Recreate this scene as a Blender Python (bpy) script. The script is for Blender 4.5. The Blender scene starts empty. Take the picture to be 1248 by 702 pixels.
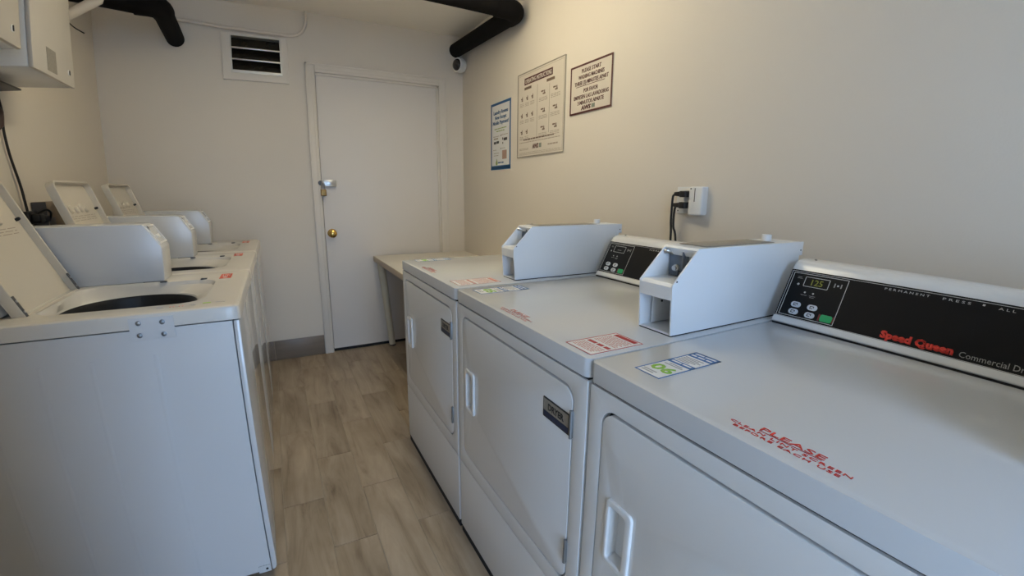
import bpy, bmesh, math, random
from mathutils import Vector, Matrix

# ------------------------------------------------------------------ camera, world, light
SC = bpy.context.scene
COL = SC.collection
VS = SC.view_settings
VS.view_transform = 'Standard'; VS.look = 'None'; VS.gamma = 1.0; VS.use_curve_mapping = False
VS.exposure = 0.0
SC.cycles.use_denoising = True
SC.cycles.max_bounces = 10
SC.cycles.diffuse_bounces = 6

cam_d = bpy.data.cameras.new('camera')
cam = bpy.data.objects.new('camera', cam_d); COL.objects.link(cam); SC.camera = cam
RT = Vector((0.87989972, -0.47505066, 0.01016586))
UP = Vector((0.09168709, 0.19073974, 0.97734939))
FW = Vector((0.46622951, 0.85903738, -0.21138786))
cam.matrix_world = Matrix(((RT.x, UP.x, -FW.x, -0.50163), (RT.y, UP.y, -FW.y, -0.60390),
                           (RT.z, UP.z, -FW.z, 1.21760), (0, 0, 0, 1)))
# wide phone lens with slight barrel distortion: angle from the axis as a polynomial of image radius (mm)
cam_d.type = 'PANO'
cam_d.panorama_type = 'FISHEYE_LENS_POLYNOMIAL'
cam_d.sensor_fit = 'HORIZONTAL'
cam_d.sensor_width = 36.0; cam_d.sensor_height = 36.0 * 702 / 1248
cam_d.fisheye_fov = math.radians(150)
KS = (0.0, 0.06668973372226894, -0.000448912868127136, -4.672765961078015e-05, 1.2841684770847645e-06)
SG = -1.0
for i, k in enumerate(KS):
    setattr(cam_d, 'fisheye_polynomial_k%d' % i, SG * k)
cam_d.lens = 36.0 * 529.5 / 1248
cam_d.clip_start = 0.02

wd = bpy.data.worlds.new('world'); SC.world = wd; wd.use_nodes = True
bg = wd.node_tree.nodes['Background']
bg.inputs['Color'].default_value = (0.45, 0.665, 1.0, 1); bg.inputs["Strength"].default_value = 9.4

ROOM = dict(x0=-1.45, x1=0.914, y0=-1.70, y1=2.871, z1=2.43)
DOORWAY = (-0.74, 0.0, 2.08)        # open entrance behind the camera: x0, x1, height
pl = bpy.data.lights.new('entrance_portal', 'AREA'); pl.shape = 'RECTANGLE'
pl.size = DOORWAY[1] - DOORWAY[0]; pl.size_y = DOORWAY[2]
pl.cycles.is_portal = True
plo = bpy.data.objects.new('entrance_portal', pl); COL.objects.link(plo)
plo.location = ((DOORWAY[0] + DOORWAY[1]) / 2, ROOM['y0'] - 0.05, DOORWAY[2] / 2)
plo.rotation_euler = (math.radians(90), 0, 0)

LAMP_W = 21.0
LAMP_C = (1.0, 0.885, 0.62)
random.seed(4)
PI = math.pi

# ------------------------------------------------------------------ materials
def mat(name, col, rough=0.5, metal=0.0, vary=0.0, vscale=6.0, bump=0.0, bscale=200.0, coat=0.0, emit=None, estr=1.0, stretch=None, spec=0.5):
    m = bpy.data.materials.new(name); m.use_nodes = True
    nt = m.node_tree; b = nt.nodes['Principled BSDF']
    b.inputs['Base Color'].default_value = (*col, 1); b.inputs['Roughness'].default_value = rough
    b.inputs['Metallic'].default_value = metal; b.inputs['Coat Weight'].default_value = coat
    b.inputs['Specular IOR Level'].default_value = spec
    b.inputs['Coat Roughness'].default_value = 0.08
    if emit:
        b.inputs['Emission Color'].default_value = (*emit, 1); b.inputs['Emission Strength'].default_value = estr
    if vary or bump:
        tc = nt.nodes.new('ShaderNodeTexCoord'); mp = nt.nodes.new('ShaderNodeMapping')
        nt.links.new(tc.outputs['Object'], mp.inputs['Vector'])
        if stretch: mp.inputs['Scale'].default_value = stretch
    if vary:
        n = nt.nodes.new('ShaderNodeTexNoise'); n.inputs['Scale'].default_value = vscale; n.inputs['Detail'].default_value = 5
        nt.links.new(mp.outputs['Vector'], n.inputs['Vector'])
        r = nt.nodes.new('ShaderNodeMix'); r.data_type = 'RGBA'
        r.inputs[6].default_value = (*[c * (1 - vary) for c in col], 1)
        r.inputs[7].default_value = (*[min(1, c * (1 + vary)) for c in col], 1)
        nt.links.new(n.outputs['Fac'], r.inputs[0]); nt.links.new(r.outputs[2], b.inputs['Base Color'])
    if bump:
        n2 = nt.nodes.new('ShaderNodeTexNoise'); n2.inputs['Scale'].default_value = bscale; n2.inputs['Detail'].default_value = 2
        nt.links.new(mp.outputs['Vector'], n2.inputs['Vector'])
        bp = nt.nodes.new('ShaderNodeBump'); bp.inputs['Strength'].default_value = bump; bp.inputs['Distance'].default_value = 0.002
        nt.links.new(n2.outputs['Fac'], bp.inputs['Height']); nt.links.new(bp.outputs['Normal'], b.inputs['Normal'])
    return m

M = {}
M['wall'] = mat('wall_paint', (0.68, 0.625, 0.55), 0.62, vary=0.03, vscale=1.3, bump=0.10, bscale=160)
M['ceil'] = mat('ceiling_paint', (0.88, 0.835, 0.76), 0.7, vary=0.03, vscale=1.3, bump=0.10, bscale=120)
M['trim'] = mat('trim_paint', (0.68, 0.635, 0.57), 0.5, vary=0.03, vscale=3, bump=0.05, bscale=90)
M['doorp'] = mat('door_paint', (0.70, 0.665, 0.63), 0.5, vary=0.03, vscale=2, bump=0.05, bscale=70)
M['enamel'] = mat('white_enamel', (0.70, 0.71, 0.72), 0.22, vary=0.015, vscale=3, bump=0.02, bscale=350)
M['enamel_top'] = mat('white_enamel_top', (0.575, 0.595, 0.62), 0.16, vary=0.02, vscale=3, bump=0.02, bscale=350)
M['coinwhite'] = mat('coin_box_enamel', (0.74, 0.76, 0.78), 0.35, vary=0.015, vscale=4)
M['wenamel'] = mat('washer_enamel', (0.58, 0.585, 0.59), 0.25, vary=0.015, vscale=3, bump=0.02, bscale=350)
M['wtop'] = mat('washer_top_enamel', (0.62, 0.595, 0.55), 0.26, vary=0.02, vscale=4)
M['cabdoor'] = mat('cabinet_door_enamel', (0.52, 0.49, 0.445), 0.4, vary=0.03, vscale=4)
M['boltsteel'] = mat('bolt_steel', (0.24, 0.25, 0.26), 0.4, metal=0.8, vary=0.1, vscale=60)
M['wfront'] = mat('washer_front_enamel', (0.58, 0.585, 0.59), 0.12, vary=0.015, vscale=3, coat=0.6)
M['plastic'] = mat('white_plastic', (0.74, 0.74, 0.735), 0.35, vary=0.01)
M['lidwhite'] = mat('lid_enamel', (0.60, 0.55, 0.465), 0.32, vary=0.02, vscale=5)
M['grey'] = mat('grey_metal', (0.16, 0.185, 0.22), 0.4, metal=0.4, vary=0.05, vscale=20)
M['dgrey'] = mat('dark_grey_metal', (0.09, 0.09, 0.095), 0.45, metal=0.3, vary=0.1, vscale=25)
M['steel'] = mat('steel', (0.55, 0.55, 0.54), 0.28, metal=1.0, vary=0.06, vscale=30)
M['alu'] = mat('aluminium', (0.62, 0.60, 0.54), 0.35, metal=0.9, vary=0.05, vscale=30)
M['black'] = mat('black_plastic', (0.012, 0.012, 0.013), 0.4, vary=0.1, vscale=30)
M['foam'] = mat('black_pipe_insulation', (0.006, 0.0052, 0.005), 0.85, vary=0.25, vscale=12, bump=0.2, bscale=140, spec=0.15)
M['dark'] = mat('dark_void', (0.008, 0.008, 0.009), 0.8, vary=0.1)  # near-black, stands in for the shade in gaps and hollows
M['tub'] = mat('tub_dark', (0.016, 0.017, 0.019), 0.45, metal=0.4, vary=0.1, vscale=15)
M['panel'] = mat('black_control_panel', (0.006, 0.006, 0.007), 0.45, vary=0.1, vscale=10, spec=0.2)
M['line'] = mat('panel_silver_line', (0.55, 0.55, 0.54), 0.4, vary=0.02)
M['txt_grey'] = mat('lettering_grey', (0.30, 0.30, 0.29), 0.5, vary=0.02)
M['txt_white'] = mat('lettering_white', (0.50, 0.50, 0.49), 0.5, vary=0.02)
M['txt_red'] = mat('lettering_red', (0.62, 0.028, 0.014), 0.45, vary=0.02)
M['key'] = mat('key_white', (0.62, 0.66, 0.72), 0.4, vary=0.04, vscale=80)
M['keydark'] = mat('key_symbol', (0.03, 0.03, 0.04), 0.4, vary=0.04)
M['green'] = mat('key_green', (0.015, 0.36, 0.12), 0.4, vary=0.08, vscale=80)
M['redkey'] = mat('key_red_edge', (0.16, 0.02, 0.02), 0.5, vary=0.05)
M['led'] = mat('led_digit', (0.12, 0.13, 0.02), 0.4, vary=0.02, emit=(0.50, 0.56, 0.06), estr=0.16)
M['paper'] = mat('sticker_paper', (0.74, 0.75, 0.76), 0.5, vary=0.02)
M['sblue'] = mat('sticker_blue', (0.014, 0.12, 0.36), 0.45, vary=0.05)
M['sgreen'] = mat('sticker_green', (0.26, 0.50, 0.05), 0.45, vary=0.05)
M['sred'] = mat('sticker_red', (0.42, 0.015, 0.02), 0.5, vary=0.05)
M['sredlite'] = mat('sticker_red_faded', (0.55, 0.22, 0.19), 0.5, vary=0.06, vscale=60)
M['sgreylite'] = mat('sticker_grey_print', (0.36, 0.36, 0.38), 0.5, vary=0.06, vscale=60)
M['orange'] = mat('sticker_vermilion', (0.60, 0.075, 0.035), 0.5, vary=0.05)
M['signpaper'] = mat('sign_board', (0.62, 0.565, 0.49), 0.45, vary=0.02)
M['maroon'] = mat('sign_maroon', (0.075, 0.012, 0.010), 0.5, vary=0.05)
M['inkbrown'] = mat('sign_ink', (0.16, 0.105, 0.075), 0.5, vary=0.08, vscale=40)
M['inkfaint'] = mat('sign_ink_faint', (0.36, 0.30, 0.24), 0.5, vary=0.08, vscale=40)
M['signgrey'] = mat('sign_grey_edge', (0.27, 0.245, 0.205), 0.5, vary=0.05)
M['logogreen'] = mat('logo_grey_green', (0.20, 0.23, 0.19), 0.5, vary=0.05)
M['postblue'] = mat('poster_blue', (0.012, 0.09, 0.235), 0.45, vary=0.05)
M['posttxt'] = mat('poster_text_blue', (0.035, 0.11, 0.25), 0.5, vary=0.05)
M['postpaper'] = mat('poster_paper', (0.68, 0.68, 0.68), 0.4, vary=0.02)
M['postgreen'] = mat('poster_green', (0.25, 0.36, 0.10), 0.5, vary=0.05)
M['postpink'] = mat('poster_brown_patch', (0.38, 0.24, 0.19), 0.5, vary=0.3, vscale=300)
M['navy'] = mat('plate_navy', (0.02, 0.03, 0.075), 0.35, metal=0.3, vary=0.08, vscale=50)
M['brass'] = mat('brass', (0.62, 0.40, 0.12), 0.22, metal=1.0, vary=0.08, vscale=20)
M['oldbrass'] = mat('dull_brass', (0.30, 0.19, 0.07), 0.4, metal=0.8, vary=0.1, vscale=40)
M['tabletop'] = mat('table_laminate', (0.76, 0.72, 0.64), 0.38, vary=0.04, vscale=4)
M['tableedge'] = mat('table_edge', (0.52, 0.43, 0.33), 0.5, vary=0.08, vscale=6)
M['legp'] = mat('table_leg_paint', (0.66, 0.62, 0.50), 0.45, vary=0.05)
M['cable'] = mat('black_cable', (0.012, 0.012, 0.013), 0.45, vary=0.1, vscale=30)
M['brown'] = mat('brown_connector', (0.05, 0.022, 0.016), 0.5, vary=0.2, vscale=40)
M['tanbox'] = mat('tan_outlet_box', (0.26, 0.20, 0.14), 0.55, metal=0.1, vary=0.2, vscale=18)
M['labelgrey'] = mat('grey_label', (0.27, 0.25, 0.215), 0.5, vary=0.25, vscale=120)
M['grout'] = mat('floor_grout', (0.40, 0.335, 0.25), 0.85, vary=0.1, vscale=30)
M['skirt'] = mat('baseboard_tile', (0.19, 0.152, 0.118), 0.4, vary=0.22, vscale=3, stretch=(1.5, 10, 14))
M['concrete'] = mat('concrete', (0.40, 0.39, 0.37), 0.85, vary=0.15, vscale=5, bump=0.3, bscale=60)
M['lamp'] = mat('lamp_diffuser', (0.9, 0.88, 0.82), 0.5, vary=0.01, emit=LAMP_C, estr=LAMP_W)
M['lens'] = mat('dome_lens', (0.015, 0.014, 0.015), 0.15, vary=0.2, vscale=40, coat=0.5)
M['glassdark'] = mat('louvre_dark_glass', (0.020, 0.016, 0.011), 0.25, vary=0.3, vscale=9)

def plank_material():
    m = bpy.data.materials.new('wood_look_tile'); m.use_nodes = True
    nt = m.node_tree; N = nt.nodes.new; L = nt.links.new; b = nt.nodes['Principled BSDF']
    tc = N('ShaderNodeTexCoord'); oi = N('ShaderNodeObjectInfo')
    add = N('ShaderNodeVectorMath'); add.operation = 'ADD'
    sc = N('ShaderNodeVectorMath'); sc.operation = 'SCALE'; sc.inputs[0].default_value = (37.0, 91.0, 13.0)
    L(oi.outputs['Random'], sc.inputs['Scale']); L(tc.outputs['Object'], add.inputs[0]); L(sc.outputs[0], add.inputs[1])
    mp = N('ShaderNodeMapping'); mp.inputs['Scale'].default_value = (17, 2.1, 1); L(add.outputs[0], mp.inputs['Vector'])
    n1 = N('ShaderNodeTexNoise'); n1.inputs['Scale'].default_value = 1.0; n1.inputs['Detail'].default_value = 7; n1.inputs['Roughness'].default_value = 0.62
    n1.inputs['Distortion'].default_value = 0.9
    L(mp.outputs[0], n1.inputs['Vector'])
    mp2 = N('ShaderNodeMapping'); mp2.inputs['Scale'].default_value = (6, 2.6, 1); L(add.outputs[0], mp2.inputs['Vector'])
    n2 = N('ShaderNodeTexNoise'); n2.inputs['Scale'].default_value = 1.0; n2.inputs['Detail'].default_value = 4; L(mp2.outputs[0], n2.inputs['Vector'])
    cr = N('ShaderNodeValToRGB'); e = cr.color_ramp.elements
    e[0].position = 0.26; e[0].color = (0.205, 0.152, 0.103, 1); e[1].position = 0.70; e[1].color = (0.455, 0.370, 0.278, 1)
    k = e.new(0.47); k.color = (0.365, 0.290, 0.208, 1)
    L(n1.outputs['Fac'], cr.inputs['Fac'])
    mx = N('ShaderNodeMix'); mx.data_type = 'RGBA'; mx.blend_type = 'MULTIPLY'; mx.inputs[0].default_value = 0.8
    cr2 = N('ShaderNodeValToRGB'); f = cr2.color_ramp.elements
    f[0].position = 0.36; f[0].color = (0.74, 0.71, 0.67, 1); f[1].position = 0.58; f[1].color = (1, 1, 1, 1)
    L(n2.outputs['Fac'], cr2.inputs['Fac']); L(cr.outputs[0], mx.inputs[6]); L(cr2.outputs[0], mx.inputs[7])
    hs = N('ShaderNodeHueSaturation'); mr = N('ShaderNodeMapRange')
    mr.inputs['To Min'].default_value = 0.94; mr.inputs['To Max'].default_value = 1.05
    L(oi.outputs['Random'], mr.inputs['Value']); L(mr.outputs[0], hs.inputs['Value']); L(mx.outputs[2], hs.inputs['Color'])
    L(hs.outputs[0], b.inputs['Base Color']); b.inputs['Roughness'].default_value = 0.42
    bp = N('ShaderNodeBump'); bp.inputs['Strength'].default_value = 0.15; bp.inputs['Distance'].default_value = 0.002
    L(n1.outputs['Fac'], bp.inputs['Height']); L(bp.outputs[0], b.inputs['Normal'])
    return m
M['plank'] = plank_material()

# ------------------------------------------------------------------ helpers
def finish(name, bm, m, parent=None, smooth=35, loc=None):
    bmesh.ops.remove_doubles(bm, verts=bm.verts, dist=1e-6)
    bmesh.ops.recalc_face_normals(bm, faces=bm.faces)
    me = bpy.data.meshes.new(name); bm.to_mesh(me); bm.free()
    if smooth:
        me.shade_smooth(); me.set_sharp_from_angle(angle=math.radians(smooth))
    me.materials.append(M[m] if isinstance(m, str) else m)
    o = bpy.data.objects.new(name, me); COL.objects.link(o)
    if parent: o.parent = parent
    if loc: o.location = loc
    return o
def tag(o, label=None, cat=None, group=None, kind=None):
    if label: o['label'] = label
    if cat: o['category'] = cat
    if group: o['group'] = group
    if kind: o['kind'] = kind
    return o
def thing(name, loc, label, cat, group=None):
    o = bpy.data.objects.new(name, None); COL.objects.link(o); o.location = loc; o.empty_display_size = 0.1
    return tag(o, label, cat, group)
def struct(o): o['kind'] = 'structure'; return o

def B(): return bmesh.new()
def box(bm, x0, x1, y0, y1, z0, z1, bev=0.0, seg=2):
    x0, x1 = min(x0, x1), max(x0, x1); y0, y1 = min(y0, y1), max(y0, y1); z0, z1 = min(z0, z1), max(z0, z1)
    t = bmesh.new()
    mx = Matrix.Translation(((x0 + x1) / 2, (y0 + y1) / 2, (z0 + z1) / 2)) @ Matrix.Diagonal((x1 - x0, y1 - y0, z1 - z0, 1))
    bmesh.ops.create_cube(t, size=1.0, matrix=mx)
    if bev: bmesh.ops.bevel(t, geom=t.edges[:], offset=bev, segments=seg, profile=0.5, affect='EDGES', clamp_overlap=True)
    merge(bm, t); return bm
def merge(bm, t):
    vm = [bm.verts.new(v.co) for v in t.verts]; t.verts.index_update()
    for f in t.faces:
        try: bm.faces.new([vm[v.index] for v in f.verts])
        except ValueError: pass
    t.free()
def rrect(x0, x1, y0, y1, r, n=5):
    """rounded rectangle outline; r = one radius or four (x1y1, x0y1, x0y0, x1y0)"""
    rs = r if isinstance(r, (tuple, list)) else (r,) * 4
    P = []
    for (cx, cy, a0, q) in ((x1, y1, 0, rs[0]), (x0, y1, 90, rs[1]), (x0, y0, 180, rs[2]), (x1, y0, 270, rs[3])):
        sx = -1 if cx == x1 else 1; sy = -1 if cy == y1 else 1
        if q <= 0: P.append((cx, cy)); continue
        for i in range(n + 1):
            a = math.radians(a0 + 90 * i / n); P.append((cx + sx * q + q * math.cos(a), cy + sy * q + q * math.sin(a)))
    return P
def ident(a, b, c): return Vector((a, b, c))
def plate(bm, outer, holes, c0, c1, f=ident, bev=0.0):
    """flat outline with holes extruded from c0 to c1; f maps (a, b, c) to space"""
    t = bmesh.new(); es = []
    for lp in [outer] + list(holes):
        vs = [t.verts.new((p[0], p[1], c0)) for p in lp]
        for i in range(len(vs)): es.append(t.edges.new((vs[i], vs[(i + 1) % len(vs)])))
    bmesh.ops.triangle_fill(t, edges=es, use_beauty=True)
    fs = t.faces[:]
    r = bmesh.ops.extrude_face_region(t, geom=fs)
    top = [v for v in r['geom'] if isinstance(v, bmesh.types.BMVert)]
    for v in top: v.co.z = c1
    if bev:
        ts = set(top); ed = [e for e in t.edges if e.verts[0] in ts and e.verts[1] in ts and len(e.link_faces) == 2
                             and abs(e.link_faces[0].normal.dot(e.link_faces[1].normal)) < 0.5]
        t.normal_update()
        ed = [e for e in t.edges if e.verts[0] in ts and e.verts[1] in ts and e.calc_face_angle(0) > 1.0]
        bmesh.ops.bevel(t, geom=ed, offset=bev, segments=3, profile=0.5, affect='EDGES', clamp_overlap=True)
    for v in t.verts: v.co = f(*v.co)
    merge(bm, t); return bm
def prism(bm, pts, a0, a1, f, bev=0.0, seg=2):
    t = bmesh.new()
    va = [t.verts.new((p[0], p[1], a0)) for p in pts]; vb = [t.verts.new((p[0], p[1], a1)) for p in pts]
    n = len(pts)
    t.faces.new(va); t.faces.new(vb[::-1])
    for i in range(n): t.faces.new((va[i], vb[i], vb[(i + 1) % n], va[(i + 1) % n]))
    bmesh.ops.recalc_face_normals(t, faces=t.faces); t.normal_update()
    if bev:
        ed = [e for e in t.edges if e.calc_face_angle(0) > 0.3]
        bmesh.ops.bevel(t, geom=ed, offset=bev, segments=seg, profile=0.5, affect='EDGES', clamp_overlap=True)
    for v in t.verts: v.co = f(*v.co)
    merge(bm, t); return bm
def xz(a, b, c): return Vector((a, c, b))       # outline in x,z extruded along y
def yz(a, b, c): return Vector((c, a, b))       # outline in y,z extruded along x
def cyl(bm, p, q, r, n=16, r2=None, cap=True):
    p = Vector(p); q = Vector(q); d = (q - p).normalized()
    a = d.orthogonal().normalized(); b = d.cross(a); r2 = r if r2 is None else r2
    A = []; Bq = []
    for i in range(n):
        t = 2 * PI * i / n; o = a * math.cos(t) + b * math.sin(t)
        A.append(bm.verts.new(p + o * r)); Bq.append(bm.verts.new(q + o * r2))
    for i in range(n): bm.faces.new((A[i], A[(i + 1) % n], Bq[(i + 1) % n], Bq[i]))
    if cap: bm.faces.new(A[::-1]); bm.faces.new(Bq)
    return bm
def lathe(bm, prof, o, d, n=24):
    """prof: list of (radius, height along d)"""
    o = Vector(o); d = Vector(d).normalized(); a = d.orthogonal().normalized(); b = d.cross(a); rings = []
    for r, hgt in prof:
        if r < 1e-6: rings.append([bm.verts.new(o + d * hgt)])
        else: rings.append([bm.verts.new(o + d * hgt + (a * math.cos(2 * PI * i / n) + b * math.sin(2 * PI * i / n)) * r) for i in range(n)])
    for R, S in zip(rings, rings[1:]):
        for i in range(n):
            j = (i + 1) % n
            if len(R) == 1 and len(S) == 1: continue
            if len(R) == 1: bm.faces.new((R[0], S[i], S[j]))
            elif len(S) == 1: bm.faces.new((R[i], R[j], S[0]))
            else: bm.faces.new((R[i], R[j], S[j], S[i]))
    if len(rings[0]) > 1: bm.faces.new(rings[0][::-1])
    if len(rings[-1]) > 1: bm.faces.new(rings[-1])
    return bm
def smooth_path(P, k=8):
    P = [Vector(p) for p in P]; out = []
    for i in range(len(P) - 1):
        p0 = P[max(i - 1, 0)]; p1 = P[i]; p2 = P[i + 1]; p3 = P[min(i + 2, len(P) - 1)]
        for j in range(k):
            t = j / k
            out.append(0.5 * ((2 * p1) + (p2 - p0) * t + (2 * p0 - 5 * p1 + 4 * p2 - p3) * t * t + (3 * p1 - p0 - 3 * p2 + p3) * t ** 3))
    out.append(P[-1]); return out
def tube(bm, path, r, n=10, dome=False):
    P = [Vector(p) for p in path]; rings = []; ref = None
    for i, p in enumerate(P):
        d = (P[min(i + 1, len(P) - 1)] - P[max(i - 1, 0)]).normalized()
        if ref is None: ref = d.orthogonal().normalized()
        ref = (ref - d * ref.dot(d)).normalized(); b = d.cross(ref)
        rr = r[i] if isinstance(r, (list, tuple)) else r
        rings.append([bm.verts.new(p + (ref * math.cos(2 * PI * k / n) + b * math.sin(2 * PI * k / n)) * rr) for k in range(n)])
    for R, S in zip(rings, rings[1:]):
        for k in range(n): bm.faces.new((R[k], R[(k + 1) % n], S[(k + 1) % n], S[k]))
    bm.faces.new(rings[0][::-1]); bm.faces.new(rings[-1]); return bm
def bend(P, rad, k=8):
    """polyline with its corners rounded by arcs of radius rad"""
    P = [Vector(p) for p in P]; out = [P[0]]
    for a, b, c in zip(P, P[1:], P[2:]):
        u = (a - b).normalized(); v = (c - b).normalized()
        for i in range(k + 1):
            t = i / k; p = b + u * rad * (1 - t) ** 2 + v * rad * t ** 2
            out.append(p)
    out.append(P[-1]); return out

# flat print: a local frame (origin, right, up) on a surface
class Face:
    def __init__(s, o, r, u, parent):
        s.o = Vector(o); s.r = Vector(r).normalized(); s.u = Vector(u).normalized(); s.n = s.r.cross(s.u); s.parent = parent
    def f(s, a, b, c): return s.o + s.r * a + s.u * b + s.n * c
    def rect(s, name, m, a0, a1, b0, b1, c0=0.0, c1=0.0008, r=0.0, bev=0.0, parent=None):
        bm = B(); plate(bm, rrect(a0, a1, b0, b1, r), [], c0, c1, s.f, bev)
        return finish(name, bm, m, parent or s.parent, smooth=30)
    def frame(s, name, m, a0, a1, b0, b1, w, c0=0.0, c1=0.001, r=0.0, parent=None):
        bm = B(); plate(bm, rrect(a0, a1, b0, b1, r), [rrect(a0 + w, a1 - w, b0 + w, b1 - w, max(0, r - w))], c0, c1, s.f)
        return finish(name, bm, m, parent or s.parent, smooth=30)
    def bars(s, name, m, L, c0=0.0, c1=0.001, parent=None):
        bm = B()
        for a0, a1, b0, b1 in L: plate(bm, [(a0, b0), (a1, b0), (a1, b1), (a0, b1)], [], c0, c1, s.f)
        o = finish(name, bm, m, parent or s.parent, smooth=0); o['kind'] = 'stuff'; return o
    def text(s, name, m, body, a, b, size, width=None, c0=0.0, c1=0.001, align='LEFT', bold=0.0, shear=0.0, space=1.0, parent=None):
        cu = bpy.data.curves.new('t', 'FONT'); cu.body = body; cu.size = size; cu.align_x = align
        cu.shear = shear; cu.space_character = space; cu.offset = bold; cu.resolution_u = 2
        to = bpy.data.objects.new('t', cu); COL.objects.link(to)
        me = bpy.data.meshes.new_from_object(to)
        bpy.data.objects.remove(to); bpy.data.curves.remove(cu)
        xs = [v.co.x for v in me.vertices]; k = 1.0
        if width: k = width / (max(xs) - min(xs))
        bm = B(); bm.from_mesh(me); bpy.data.meshes.remove(me)
        r = bmesh.ops.extrude_face_region(bm, geom=bm.faces[:])
        tv = {v for v in r['geom'] if isinstance(v, bmesh.types.BMVert)}
        for v in bm.verts: v.co = s.f(a + v.co.x * k, b + v.co.y, c1 if v in tv else c0)
        return finish(name, bm, m, parent or s.parent, smooth=0)

# ------------------------------------------------------------------ room shell
X0, X1, Y0, Y1, Z1 = ROOM['x0'], ROOM['x1'], ROOM['y0'], ROOM['y1'], ROOM['z1']
floor = struct(finish('floor', box(B(), X0 - .1, X1 + .1, Y0 - .1, Y1 + .1, -0.08, -0.0025), 'grout'))
PW, PL = 0.1535, 0.597
full = None; k0 = int((X0 + .595) / PW) - 2
def plank_mesh(w, l):
    bm = B(); c = 0.0012
    lo = [bm.verts.new((sx * w / 2, sy * l / 2, -0.003)) for sx, sy in ((-1, -1), (1, -1), (1, 1), (-1, 1))]
    mi = [bm.verts.new((sx * w / 2, sy * l / 2, -c)) for sx, sy in ((-1, -1), (1, -1), (1, 1), (-1, 1))]
    hi = [bm.verts.new((sx * (w / 2 - c), sy * (l / 2 - c), 0)) for sx, sy in ((-1, -1), (1, -1), (1, 1), (-1, 1))]
    bm.faces.new(hi)
    for A, C in ((lo, mi), (mi, hi)):
        for i in range(4): bm.faces.new((A[i], A[(i + 1) % 4], C[(i + 1) % 4], C[i]))
    me = bpy.data.meshes.new('plank'); bmesh.ops.recalc_face_normals(bm, faces=bm.faces); bm.to_mesh(me); bm.free(); me.materials.append(M['plank']); return me
G = 0.0024
cache = {}
for i in range(-7, 11):
    xa, xb = max(-.595 + i * PW, X0), min(-.595 + (i + 1) * PW, X1)
    if xb - xa < 0.02: continue
    ys = 1.697 if i % 2 == 0 else 1.402
    for j in range(-8, 4):
        ya, yb = max(ys + j * PL, Y0), min(ys + (j + 1) * PL, Y1)
        if yb - ya < 0.02: continue
        key = (round(xb - xa, 4), round(yb - ya, 4))
        if key not in cache: cache[key] = plank_mesh(key[0] - G, key[1] - G)
        o = bpy.data.objects.new('plank', cache[key]); COL.objects.link(o); o.parent = floor
        o.location = ((xa + xb) / 2, (ya + yb) / 2, 0)

struct(finish('ceiling', box(B(), X0 - .1, X1 + .1, Y0 - .1, Y1 + .1, Z1, Z1 + .1), 'ceil'))
struct(finish('wall_left', box(B(), X0 - .1, X0, Y0, Y1, -.02, Z1), 'wall'))
struct(finish('wall_right', box(B(), X1, X1 + .1, Y0, Y1, -.02, Z1), 'wall'))
DX0, DX1, DZ = -0.193, 0.708, 2.040                      # back door opening
VX0, VX1, VZ0, VZ1 = -0.706, -0.400, 1.992, 2.229        # louvre opening
bm = B()
plate(bm, [(X0 - .1, -.02), (DX0, -.02), (DX0, DZ), (DX1, DZ), (DX1, -.02), (X1 + .1, -.02), (X1 + .1, Z1), (X0 - .1, Z1)],
      [[(VX0, VZ0), (VX1, VZ0), (VX1, VZ1), (VX0, VZ1)]], Y1, Y1 + .12, xz)
struct(finish('wall_back', bm, 'wall'))
bm = B()
plate(bm, [(X0 - .1, -.02), (DOORWAY[0], -.02), (DOORWAY[0], DOORWAY[2]), (DOORWAY[1], DOORWAY[2]), (DOORWAY[1], -.02), (X1 + .1, -.02), (X1 + .1, Z1), (X0 - .1, Z1)],
      [], Y0 - .1, Y0, xz)
struct(finish('wall_front', bm, 'wall'))
struct(finish('ground_outside', box(B(), -6, 6, -9, Y0 - .1, -.12, -.03), 'concrete'))

# unseen partition, added to keep entrance daylight off part of the nearest washer
struct(finish('wall_light_block', box(B(), X0, -.80, -.25, -.15, 0, Z1), 'wall'))
struct(finish('wall_light_block_side', box(B(), -.90, -.80, Y0, -.25, 0, Z1), 'wall'))  # second leg of the added light-blocking partition

# baseboard of wood-look tiles on the back wall
bb = struct(finish('baseboard_back', box(B(), X0, -0.258, Y1 - .008, Y1, 0, .148, .0015), 'grout'))
for xa, xb in ((X0, -1.205), (-1.203, -.605), (-.603, -.258)):
    finish('tile', box(B(), xa, xb, Y1 - .011, Y1 - .007, .001, .150, .001), 'skirt', bb, loc=None)

# ------------------------------------------------------------------ back door
dr = struct(bpy.data.objects.new('door_1', None)); COL.objects.link(dr); dr.location = ((DX0 + DX1) / 2, Y1, 0)
def dpart(name, bm, m, parent=None, smooth=35):
    for v in bm.verts: v.co -= dr.location
    o = finish(name, bm, m, parent or dr, smooth); return o
slab = dpart('door_slab', box(B(), DX0 + .005, DX1 - .005, Y1 + .010, Y1 + .045, .022, DZ - .005, .002), 'doorp')
dpart('threshold_shade', box(B(), DX0, DX1, Y1 + .012, Y1 + .10, 0.0005, .021), 'dark')  # black strip painted as the shade in the gap under the door
dpart('door_back', box(B(), DX0, DX1, Y1 + .06, Y1 + .11, .022, DZ), 'dark')
CW = .062
def casing(x0, x1, z0, z1):
    bm = B(); box(bm, x0, x1, Y1 - .018, Y1, z0, z1, .003)
    return bm
for xa, s in ((DX0, -1), (DX1, 1)):
    bm = casing(min(xa, xa + s * CW), max(xa, xa + s * CW), 0.0, DZ + CW)
    box(bm, xa + s * .008, xa + s * .022, Y1 - .020, Y1 - .014, 0.0, DZ + .01, .003)
    box(bm, xa + s * (CW - .014), xa + s * CW, Y1 - .021, Y1 - .014, 0.0, DZ + CW, .003)
    dpart('casing', bm, 'trim')
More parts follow.
